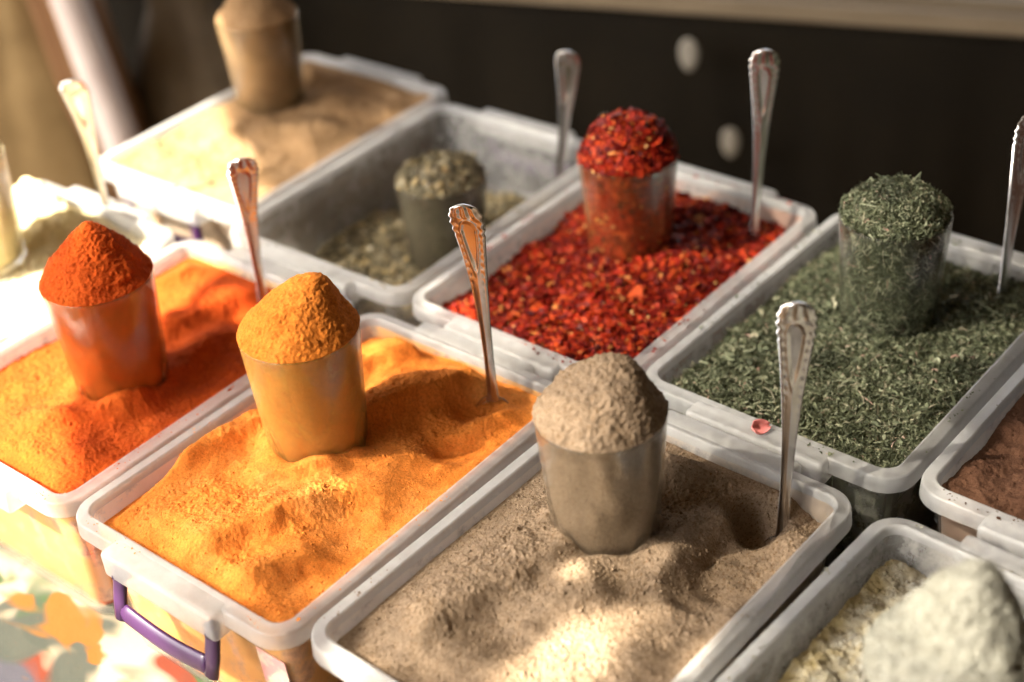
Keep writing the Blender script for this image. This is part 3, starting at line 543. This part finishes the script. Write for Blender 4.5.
def dome(apex, off, shape, rough, seed, seg=420, nr=190, gap=0.0026, over=0.0, lump=0.07, base_r=None):
    """solid filling of the glass with a heap on top; local z = 0 at the glass foot"""
    ri = lambda z: G_RB + (G_RT - G_RB) * z / G_H - gap      # just inside the glass wall
    a = np.linspace(0, 2 * np.pi, seg, endpoint=False); rings = []
    for z in (0.0080, 0.0086, 0.0100, 0.014, 0.024, 0.036, 0.046, 0.07, 0.09, G_H - 0.0012):
        r = ri(z) - float(np.interp(z, [0.0080, 0.0086, 0.0100, 0.014, 0.024, 0.036, 0.046], [0.0085, 0.0062, 0.0043, 0.0032, 0.0019, 0.0007, 0])); rings.append(np.stack([r * np.cos(a), r * np.sin(a), np.full(seg, z)], -1))
    R0 = G_RT - 0.0012 + over
    for i in range(nr):
        t_ = i / (nr - 1); r = R0 * (1 - t_); r = max(r, 0.00002)
        q = 1 - (r / R0)
        zz = apex * (q ** shape if shape < 1 else (1 - (1 - q) ** shape))
        cx = off[0] * sstep(0, 1, np.array(q)); cy_ = off[1] * sstep(0, 1, np.array(q))
        X = r * np.cos(a) + cx; Y = r * np.sin(a) + cy_; Zr = np.full(seg, G_H + 0.0005 + zz)
        lf = fbm(X * 38, Y * 38, Zr * 38, s=seed, o=3); w = sstep(0.0, 0.10, np.array(q))
        rad_ = 1 + lump * np.minimum(lf, 0.35 + 2 * q) * w - 0.03 * w * (1 - q); X = cx + (X - cx) * rad_; Y = cy_ + (Y - cy_) * rad_; Zr = Zr + w * lump * 0.010 * fbm(X * 60, Y * 60, s=seed + 5, o=2)
        g = rough * (0.5 * vn(X * 90, Y * 90, Zr * 90, s=seed + 6) + 0.9 * vn(X * 560, Y * 560, Zr * 560, s=seed + 7) + 0.6 * vn(X * 380, Y * 380, Zr * 380, s=seed + 8) + 1.8 * np.maximum(0, vn(X * 210, Y * 210, Zr * 210, s=seed + 9) - 0.3))
        nrm = np.stack([np.cos(a) * 0.7, np.sin(a) * 0.7, np.full(seg, 0.7)], -1); rings.append(np.stack([X, Y, Zr], -1) + nrm * g[:, None])
    return loft(rings)
def heap(k, name, label, cat, mat, *args, **kw):
    v, f = dome(*args, **kw); o = obj(name, v, f, mat); o.location = GL[k]; tag(o, label, cat, 'spice heaped up in the glasses'); return o, v
RT = (0.626, -0.779)                                   # towards the right of the stall
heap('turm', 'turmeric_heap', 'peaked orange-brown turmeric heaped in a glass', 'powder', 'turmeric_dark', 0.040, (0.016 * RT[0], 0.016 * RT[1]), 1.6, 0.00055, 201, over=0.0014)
heap('pap', 'paprika_heap', 'pointed orange-red paprika heaped in a glass', 'powder', 'paprika', 0.043, (0.002, -0.002), 1.35, 0.00065, 211, over=0.0014)
heap('cor', 'coriander_heap', 'rounded grey-brown coriander heaped in a glass', 'powder', 'coriander', 0.037, (0.010 * RT[0], 0.010 * RT[1]), 1.9, 0.0008, 221, over=0.0014)
heap('back', 'cumin_heap', 'golden brown powder heaped in the glass farthest left in the back row', 'powder', 'cumin', 0.028, (-0.004, 0.004), 2.0, 0.0008, 231, 160, 60)
heap('cream', 'cream_heap', 'big out-of-focus cream powder heap in the bottom right corner', 'powder', 'cream', 0.064, (0.006, -0.006), 1.5, 0.0013, 241, lump=0.10, over=0.006)
heap('left', 'pale_heap', 'pale sunlit powder heaped in the glass at the left picture edge', 'powder', 'pale', 0.030, (0, 0), 2.2, 0.0014, 251, 160, 50)
def fuzz(V, n, lo):
    """points with normals on the heap part of a dome"""
    Q = V[V[:, 2] > lo]; w = np.hypot(Q[:, 0], Q[:, 1]) + 0.004; P = Q[RNG.choice(len(Q), n, p=w / w.sum())] + RNG.normal(0, 0.0006, (n, 3)); N = P - np.array([0, 0, G_H - 0.012]); N /= np.linalg.norm(N, axis=1, keepdims=True)
    N = N + RNG.normal(0, 0.35, N.shape); N /= np.linalg.norm(N, axis=1, keepdims=True); A = RNG.normal(0, 1, N.shape); A -= N * np.sum(A * N, 1, keepdims=True); A /= np.linalg.norm(A, axis=1, keepdims=True); return P, (A, np.cross(N, A), N)
def side_pts(n):                                       # against the inside of the glass wall
    z = RNG.uniform(0.010, G_H - 0.002, n); a = RNG.uniform(0, 2 * np.pi, n); r = G_RB + (G_RT - G_RB) * z / G_H - 0.0028
    N = np.stack([np.cos(a), np.sin(a), np.zeros(n)], -1); A = np.stack([-np.sin(a), np.cos(a), np.zeros(n)], -1); tt = RNG.uniform(0, 6.28, n); Zv = np.array([[0, 0, 1.0]])
    A2 = A * np.cos(tt)[:, None] + Zv * np.sin(tt)[:, None]; return N * r[:, None] + Zv * z[:, None], (A2, np.cross(N, A2), N)
o, v = heap('green', 'herb_heap', 'rounded fuzzy dome of green herb threads in a glass', 'herb', 'herb_bed', 0.018, (0, 0), 2.6, 0.0016, 261, 200, 60, gap=0.0036, over=-0.0005)
P, B_ = fuzz(v, 7000, G_H + 0.001); t1 = threads(P, 0.0046, 0.00046, 0, 1.6, B_); P, B_ = fuzz(v, 26, G_H + 0.01); t2 = threads(P + B_[2] * 0.002, 0.016, 0.00040, 0, 0.6, B_); P, B_ = side_pts(4200); t3 = threads(P, 0.005, 0.0004, 0, 0.12, B_); t3[0][:, :2] *= np.minimum(1, (G_RB + (G_RT - G_RB) * t3[0][:, 2:3] / G_H - 0.0026) / np.maximum(np.hypot(t3[0][:, 0], t3[0][:, 1])[:, None], 1e-6))
obj('thread_layer', *merge(t1, t2, t3), 'herb', o, False)
o, v = heap('chili', 'chili_heap', 'rounded dome of red chili flakes in a glass', 'spice', 'chili_bed', 0.032, (0, 0), 2.6, 0.0016, 271, 180, 56, gap=0.0036, over=0.0006)
P, B_ = fuzz(v, 3600, G_H + 0.001); t1 = flakes(P, 0.0022, basis=B_); P, B_ = side_pts(1500); t3 = flakes(P, 0.0021, basis=B_, curl=0.02); t3[0][:, :2] *= np.minimum(1, (G_RB + (G_RT - G_RB) * t3[0][:, 2:3] / G_H - 0.0026) / np.maximum(np.hypot(t3[0][:, 0], t3[0][:, 1])[:, None], 1e-6))
obj('flake_layer', *merge(t1, t3), 'chili', o, False)
o, v = heap('oreg', 'oregano_heap', 'flat-topped grey-green crumbled oregano in a glass', 'herb', 'oreg_bed', 0.014, (0.004, -0.004), 3.0, 0.0022, 281, 160, 50)
P, B_ = fuzz(v, 1500, G_H + 0.001); obj('leaf_layer', *flakes(P, 0.0023, basis=B_), 'oreg', o, False)

# ------------------------------------------------------------------ spoons
def spoon_meshes():
    nz, nx = 260, 29; zs = np.linspace(-0.008, 0.175, nz)
    def hw(z):
        w = np.interp(z, [-0.008, 0.0, 0.03, 0.07, 0.10, 0.125, 0.145, 0.158, 0.166], [0.0052, 0.0040, 0.0035, 0.0046, 0.0064, 0.0086, 0.0106, 0.0118, 0.0112])
        tip = np.clip((z - 0.163) / 0.012, 0, 1) ** 1.3; lob = 1 + 0.05 * np.cos((z - 0.164) * 900) * sstep(0.138, 0.150, z)
        return w * np.sqrt(np.maximum(1 - tip ** 2, 0.0004)) * lob
    w = hw(zs)[:, None]; u = np.linspace(-1, 1, nx)[None]; Z = np.repeat(zs[:, None], nx, 1); X = w * u
    th = 0.0013 + 0.0008 * np.exp(-((Z - 0.02) / 0.05) ** 2); prof = np.sqrt(np.maximum(1 - (np.abs(u) ** 4), 0)) * th
    drop = ((Z - 0.148) / np.where(Z > 0.148, 0.0105, 0.034)) ** 2 + (u / 0.46) ** 2         # teardrop panel
    rel = -0.0007 * (1 - sstep(0.55, 1.0, drop)) + 0.00045 * np.exp(-((np.sqrt(drop) - 1.12) / 0.10) ** 2) + 0.00040 * np.exp(-((np.abs(u) - 0.84) / 0.10) ** 2) * sstep(0.05, 0.08, Z)
    rel = rel + 0.0010 * (1 - np.abs(u)) * (1 - sstep(0.095, 0.120, Z)) + 0.0006 * np.cos(u * 11) * sstep(0.160, 0.164, Z) + 0.00018 * np.cos(Z * 900) * np.exp(-((np.abs(u) - 0.7) / 0.16) ** 2) * sstep(0.08, 0.11, Z)
    bend = 0.006 * np.sin((Z + 0.01) / 0.185 * math.pi) - 0.004 * np.clip((Z - 0.12) / 0.055, 0, 1) ** 2
    front = np.stack([X, -(prof + rel * np.minimum(1, prof / th * 1.4)) + bend, Z], -1); back = np.stack([X, prof + bend, Z], -1)
    V = np.concatenate([front.reshape(-1, 3), back.reshape(-1, 3)]); i = np.arange(nz * nx).reshape(nz, nx); j = i + nz * nx
    F = [np.stack([i[:-1, :-1], i[:-1, 1:], i[1:, 1:], i[1:, :-1]], -1).reshape(-1, 4), np.stack([j[:-1, :-1], j[1:, :-1], j[1:, 1:], j[:-1, 1:]], -1).reshape(-1, 4),
         np.stack([i[:-1, 0], i[1:, 0], j[1:, 0], j[:-1, 0]], -1), np.stack([i[:-1, -1], j[:-1, -1], j[1:, -1], i[1:, -1]], -1), np.stack([i[0, :-1], j[0, :-1], j[0, 1:], i[0, 1:]], -1), np.stack([i[-1, :-1], i[-1, 1:], j[-1, 1:], j[-1, :-1]], -1)]
    hv, hf = V, np.concatenate(F)
    na, nb = 24, 13; tt = np.linspace(0, 1, na)[:, None]; uu = np.linspace(-1, 1, nb)[None]; wb = 0.0205 * np.sqrt(np.maximum(1 - ((tt - 0.55) / 0.56) ** 2, 0)) * (0.75 + 0.25 * tt) + 0.0012
    Xb = wb * uu; Zb = np.repeat(-0.004 - 0.056 * tt, nb, 1); d = 0.009 * np.maximum(0, 1 - uu ** 2) * np.sin(np.pi * np.clip(tt, 0, 1)) ** 0.7
    fr = np.stack([Xb, d - 0.0006 + 0 * Zb, Zb], -1); bk = np.stack([Xb, d + 0.0006 + 0 * Zb, Zb], -1); bv = np.concatenate([fr.reshape(-1, 3), bk.reshape(-1, 3)]); i = np.arange(na * nb).reshape(na, nb); j = i + na * nb
    bf = np.concatenate([np.stack([i[:-1, :-1], i[1:, :-1], i[1:, 1:], i[:-1, 1:]], -1).reshape(-1, 4), np.stack([j[:-1, :-1], j[:-1, 1:], j[1:, 1:], j[1:, :-1]], -1).reshape(-1, 4), np.stack([i[:-1, 0], j[:-1, 0], j[1:, 0], i[1:, 0]], -1), np.stack([i[:-1, -1], i[1:, -1], j[1:, -1], j[:-1, -1]], -1)])
    return hv, hf, bv, bf
hv, hf, bv, bf = spoon_meshes()
SPL = {'turm': 'ornate metal spoon standing in the turmeric, handle turned aside', 'cor': 'ornate metal spoon standing in the coriander, in sharp focus', 'pap': 'metal spoon standing in the paprika', 'left': 'blurred metal spoon in the sunlit pale powder at far left',
       'oreg': 'metal spoon leaning on the far rim of the half empty oregano tub', 'chili': 'dark coppery spoon standing in the red chili flakes', 'green': 'metal spoon in the green herb, cut by the right picture edge'}
sp0 = None
for k, (x, y, z, ln, lean, tw) in SP.items():
    if sp0 is None:
        o = empty('metal_spoon', (0, 0, 0), '', 'spoon', 'ornate spoons stuck in the spices'); obj('spoon_handle', hv, hf, 'metal', o); obj('spoon_bowl', bv, bf, 'metal', o); sp0 = o
    else: o = copy_tree(sp0)
    o['label'] = SPL[k]
    s = ln / 0.175; zax = Vector((math.sin(rad(lean)) * 0.627, -math.sin(rad(lean)) * 0.779, math.cos(rad(lean)))).normalized()
    face = math.atan2(-0.747 - y, -0.371 - x) + rad(tw); fy = Vector((math.cos(face), math.sin(face), 0)); fy = (fy - zax * fy.dot(zax)).normalized(); xax = fy.cross(zax)
    m = Matrix((xax * -1, -fy, zax)).transposed()
    if m.determinant() < 0: m = Matrix((xax, -fy, zax)).transposed()
    m = m.to_4x4(); m.translation = Vector((x, y, z)); o.matrix_world = m; o.scale = (1, 1, s)

# ------------------------------------------------------------------ small things
def petal():
    n = 9; V, F = [], []
    for i in range(n):
        for j in range(n):
            a, b = i / (n - 1) * 2 - 1, j / (n - 1) * 2 - 1; w = math.sqrt(max(0, 1 - b * b * 0.9)) * (0.8 + 0.2 * b)
            V.append((0.0062 * a * w, 0.0075 * b, 0.0022 * (a * a) + 0.0012 * b * b + 0.0004 * math.sin(9 * a + 4 * b)))
    for i in range(n - 1):
        for j in range(n - 1): F.append((i * n + j, (i + 1) * n + j, (i + 1) * n + j + 1, i * n + j + 1))
    o = obj('flower_petal', V, F, 'petal'); s = o.modifiers.new('t', 'SOLIDIFY'); s.thickness = 0.0006; o.location = (0.329, -0.338, H + 0.0035); o.rotation_euler = (0.25, -0.75, 0.9); o.scale = (1.0, 0.9, 1.0)
    tag(o, 'small coral pink petal on the near rim of the herb tub', 'petal')
petal()

# ------------------------------------------------------------------ behind the table
ZB = -0.11
A0 = np.array([1.032, 0.562]); DR = np.array([0.2318, -0.6976]) / math.hypot(0.2318, 0.6976); NR = np.array([0.6976, 0.2318]) / math.hypot(0.2318, 0.6976)
A0 = A0 + NR * 0.006
bx = empty('wooden_bench', (A0[0], A0[1], -0.78), 'pale wooden bench top crossing the dark background at upper right', 'bench', None, math.atan2(DR[1], DR[0]))
zb = 0.78 + H - 0.112
for y0_, y1_, z0, z1 in ((0.0, 0.014, zb + 0.000, zb + 0.024), (0.032, 0.20, zb + 0.004, zb + 0.030), (0.206, 0.42, zb + 0.003, zb + 0.029)):
    v, f = bevel_box(-0.16, 2.2, y0_, y1_, z0, z1, 0.003); obj('plank', v, f, 'wood_pale', bx, False)
for xx in (-0.10, 1.0, 2.1):
    v, f = bevel_box(xx - 0.03, xx + 0.03, 0.34, 0.40, 0, zb, 0.003); obj('leg', v, f, 'wood_brown', bx, False)
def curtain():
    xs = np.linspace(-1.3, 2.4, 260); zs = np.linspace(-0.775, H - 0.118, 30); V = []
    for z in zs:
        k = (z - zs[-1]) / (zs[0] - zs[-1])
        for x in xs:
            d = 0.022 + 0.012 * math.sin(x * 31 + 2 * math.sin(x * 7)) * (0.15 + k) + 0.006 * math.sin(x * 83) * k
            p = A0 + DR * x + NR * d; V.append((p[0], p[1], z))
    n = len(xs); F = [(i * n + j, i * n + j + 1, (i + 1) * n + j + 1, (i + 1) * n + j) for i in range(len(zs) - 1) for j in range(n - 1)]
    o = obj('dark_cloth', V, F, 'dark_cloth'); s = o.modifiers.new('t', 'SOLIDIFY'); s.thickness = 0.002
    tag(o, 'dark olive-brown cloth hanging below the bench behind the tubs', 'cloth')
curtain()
for (x, y, z, sx, lab) in ((1.121, 0.240, H - 0.156, 0.84, 'pale oval disc on the dark cloth, the upper one beside the chili spoon'), (1.138, 0.188, H - 0.275, 0.80, 'pale oval disc on the dark cloth, the lower one left of the chili spoon'), (1.084, 0.348, H - 0.268, 0.55, 'faint oval disc on the dark cloth behind the chili heap')):
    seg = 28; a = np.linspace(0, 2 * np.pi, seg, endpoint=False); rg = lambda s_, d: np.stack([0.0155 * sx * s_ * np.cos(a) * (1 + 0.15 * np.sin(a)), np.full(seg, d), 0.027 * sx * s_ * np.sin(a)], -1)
    v, f = loft([rg(0.95, 0.0015), rg(1, 0.0), rg(0.95, -0.0015), rg(0.6, -0.003)]); o = obj('oval_disc', v, f, 'tag'); o.location = (x, y, z); o.rotation_euler = (0, 0, math.atan2(DR[1], DR[0])); tag(o, lab, 'tag', 'pale oval discs on the dark cloth')  # plain flat pale ovals set against the dark cloth
def pole(name, p0, p1, r, mat, label, cat):
    p0, p1 = Vector(p0), Vector(p1); d = p1 - p0; o = obj(name, *tube([tuple(d * k / 6) for k in range(7)], r, 16), mat); o.location = p0; tag(o, label, cat)
def extend(a, b, z): a, b = np.array(a), np.array(b); t_ = (z - a[2]) / (b[2] - a[2]); return a + (b - a) * t_
pt, pb = (0.657, 0.868, 0.075), (0.616, 0.770, -0.066)
pole('leaning_pole', extend(pt, pb, -0.78) * np.array([1, 1, 1]), extend(pt, pb, 0.55), 0.0235, 'pole', 'pale pinkish leaning pole at the upper left', 'pole')
def board(name, c, w, d, h, rz, mat, label, cat, sy=0):
    v, f = bevel_box(-d / 2, d / 2, -w / 2, w / 2, 0, h, 0.006); o = obj(name, v, f, mat, None, False); o.location = (c[0], c[1], -0.78); o.rotation_euler = (sy, 0, rz); return tag(o, label, cat)
rzc = math.atan2(0.667, 0.745)
board('brown_post', (0.725, 0.850), 0.085, 0.05, 1.25, rzc, 'wood_brown', 'dark reddish brown wooden post behind the pale pole', 'post', rad(-5))
def sack():
    seg = 40; rings = []
    for z, r in ((0, 0.10), (0.05, 0.145), (0.25, 0.16), (0.5, 0.15), (0.68, 0.13), (0.80, 0.10), (0.86, 0.055), (0.90, 0.06), (0.94, 0.075)):
        a = np.linspace(0, 2 * np.pi, seg, endpoint=False); q = r * (1 + 0.05 * np.sin(a * 7 + z * 4) + 0.03 * np.sin(a * 13)); rings.append(np.stack([q * np.cos(a), q * np.sin(a), np.full(seg, z)], -1))
    o = obj('tan_sack', *loft(rings), 'sack'); o.location = (0.68, 1.03, -0.78); m = o.modifiers.new('s', 'SUBSURF'); m.levels = m.render_levels = 1
    tag(o, 'tan sack standing behind the table at the far upper left', 'sack')
sack()
def dull_sack():
    seg = 40; rings = []
    for z, r in ((0, 0.09), (0.04, 0.12), (0.3, 0.125), (0.6, 0.115), (0.74, 0.085), (0.79, 0.05), (0.83, 0.06), (0.87, 0.07)):
        a = np.linspace(0, 2 * np.pi, seg, endpoint=False); q = r * (1 + 0.06 * np.sin(a * 5 + z * 6) + 0.03 * np.sin(a * 11)); rings.append(np.stack([q * np.cos(a), q * np.sin(a), np.full(seg, z)], -1))
    o = obj('dusty_sack', *loft(rings), 'dull'); o.location = (0.86, 0.90, -0.78); m = o.modifiers.new('s', 'SUBSURF'); m.levels = m.render_levels = 1
    tag(o, 'dull grey-brown sack in the shade right of the brown post', 'sack')
dull_sack()

# ------------------------------------------------------------------ awning added out of view: edge and holes cut to place the sun patches
ZA = 1.35
BT = [(-3.0, 0.25), (-0.6, -0.14), (-0.3, -0.08), (-0.133, -0.035), (0.014, 0.016), (0.129, 0.018), (0.20, 0.010), (0.27, -0.060), (0.436, -0.125), (0.60, -0.080), (0.70, -0.02), (0.80, 0.35), (0.86, 1.2), (3.0, 2.2)]
SPOTS = [(0.088, -0.350, 0.060, 0.026, -0.25), (0.150, -0.325, 0.010, 0.010, 0), (0.130, -0.410, 0.022, 0.008, 0.3), (0.002, -0.250, 0.020, 0.016, 0), (0.345, -0.038, 0.026, 0.012, 0.4), (0.365, 0.027, 0.022, 0.013, -0.5), (0.562, 0.334, 0.026, 0.016, 0.5), (0.498, -0.090, 0.012, 0.010, 0), (0.245, 0.120, 0.022, 0.012, 0.5), (0.124, -0.150, 0.008, 0.006, 0.4), (0.25, -0.06, 0.012, 0.006, 0.6)]
def gobo():
    st_ = 0.0042; k = (ZA - H) / SV[2]; ox, oy = SV[0] * k, SV[1] * k
    xs = np.arange(-0.9, 0.9, st_); ys = np.arange(-0.9, 1.7, st_)         # holed zone, in shadow coordinates on the tub rims
    XX, YY = np.meshgrid(xs, ys, indexing='ij'); n, m = XX.shape; idx = np.arange(n * m).reshape(n, m)
    cx, cy_ = (XX[:-1, :-1] + st_ / 2), (YY[:-1, :-1] + st_ / 2); t_ = (cx + cy_) / math.sqrt(2); nn = (cy_ - cx) / math.sqrt(2)
    bt = np.array(BT); lit = nn > np.interp(t_, bt[:, 0], bt[:, 1]) + 0.008 * fbm(t_ * 14, nn * 14, s=301)
    II, JJ = np.meshgrid(np.arange(n - 1), np.arange(m - 1), indexing='ij')
    thin = fbm(cx * 9, cy_ * 9, s=305, o=3)                                  # pinhole mask: how much directional sun leaks through
    thin = np.where((nn > -0.13) & (t_ > 0.06) & (t_ < 0.30), -1.0, thin)     # no pinholes here, keeps the paprika in deeper shade
    lit |= (II % 3 == 0) & (JJ % 3 == 0) & (thin > -0.75) & (cx + 0.35 * cy_ < 0.66) & (nn < 0.02)
    lit |= (II % 3 == 1) & (JJ % 3 == 1) & (thin > 0.35) & (cx + 0.35 * cy_ < 0.60) & (nn < 0.02)
    for sx, sy, ra, rb, an in SPOTS:
        dx, dy = cx - sx, cy_ - sy; u = dx * math.cos(an) + dy * math.sin(an); v_ = -dx * math.sin(an) + dy * math.cos(an); e = (u / ra) ** 2 + (v_ / rb) ** 2 < 1 + 0.35 * fbm(cx * 60, cy_ * 60, s=303, o=2); lit |= e & (((II + JJ) % 2 == 0) | (e & ((u / ra) ** 2 + (v_ / rb) ** 2 < 0.5)))
    F = np.stack([idx[:-1, :-1], idx[1:, :-1], idx[1:, 1:], idx[:-1, 1:]], -1)[~lit].reshape(-1, 4)
    Z = ZA + 0 * XX; V = np.stack([XX + ox, YY + oy, Z], -1).reshape(-1, 3)
    # plain sheets continue the canvas right, behind and in front
    base = len(V); x0, x1, y0, y1 = xs[0] + ox, xs[-1] + ox, ys[0] + oy, ys[-1] + oy
    ex = [(x0, x1, y0 - 2.2, y0), (x1, x1 + 2.2, y0 - 2.2, y1 + 0.2)]; V2, F2 = [], []
    for a, b, c, d in ex: q = base + len(V2); V2 += [(a, c, ZA), (b, c, ZA), (b, d, ZA), (a, d, ZA)]; F2.append((q, q + 1, q + 2, q + 3))
    o = obj('gobo', np.concatenate([V, np.array(V2)]), np.concatenate([F, np.array(F2)]), 'canvas', None, False)
    tag(o, 'added unseen canvas awning stretched above the market table', 'gobo')
gobo()

def hanging(name, p0, p1, label):  # unseen cloths added to cut fill light from the right and front
    p0, p1 = np.array(p0), np.array(p1); d = (p1 - p0); ln = np.linalg.norm(d); d /= ln; nr = np.array([-d[1], d[0]]); xs = np.linspace(0, ln, 120); zs = np.linspace(-0.775, ZA - 0.01, 14); V = []
    for z in zs:
        for x in xs: q = p0 + d * x + nr * (0.02 * math.sin(x * 19) + 0.012 * math.sin(x * 43 + z)); V.append((q[0], q[1], z))
    n = len(xs); F = [(i * n + j, i * n + j + 1, (i + 1) * n + j + 1, (i + 1) * n + j) for i in range(len(zs) - 1) for j in range(n - 1)]
    o = obj(name, V, F, 'dark_cloth'); m = o.modifiers.new('t', 'SOLIDIFY'); m.thickness = 0.003; tag(o, label, 'cloth')
hanging('blocker_cloth', (0.1, -2.2), (2.6, 0.2), 'dark cloth added out of view to block fill light from the right')
hanging('blocker_cloth', (-1.9, -0.5), (0.1, -2.25), 'dark cloth added behind the camera to block fill light from the front')
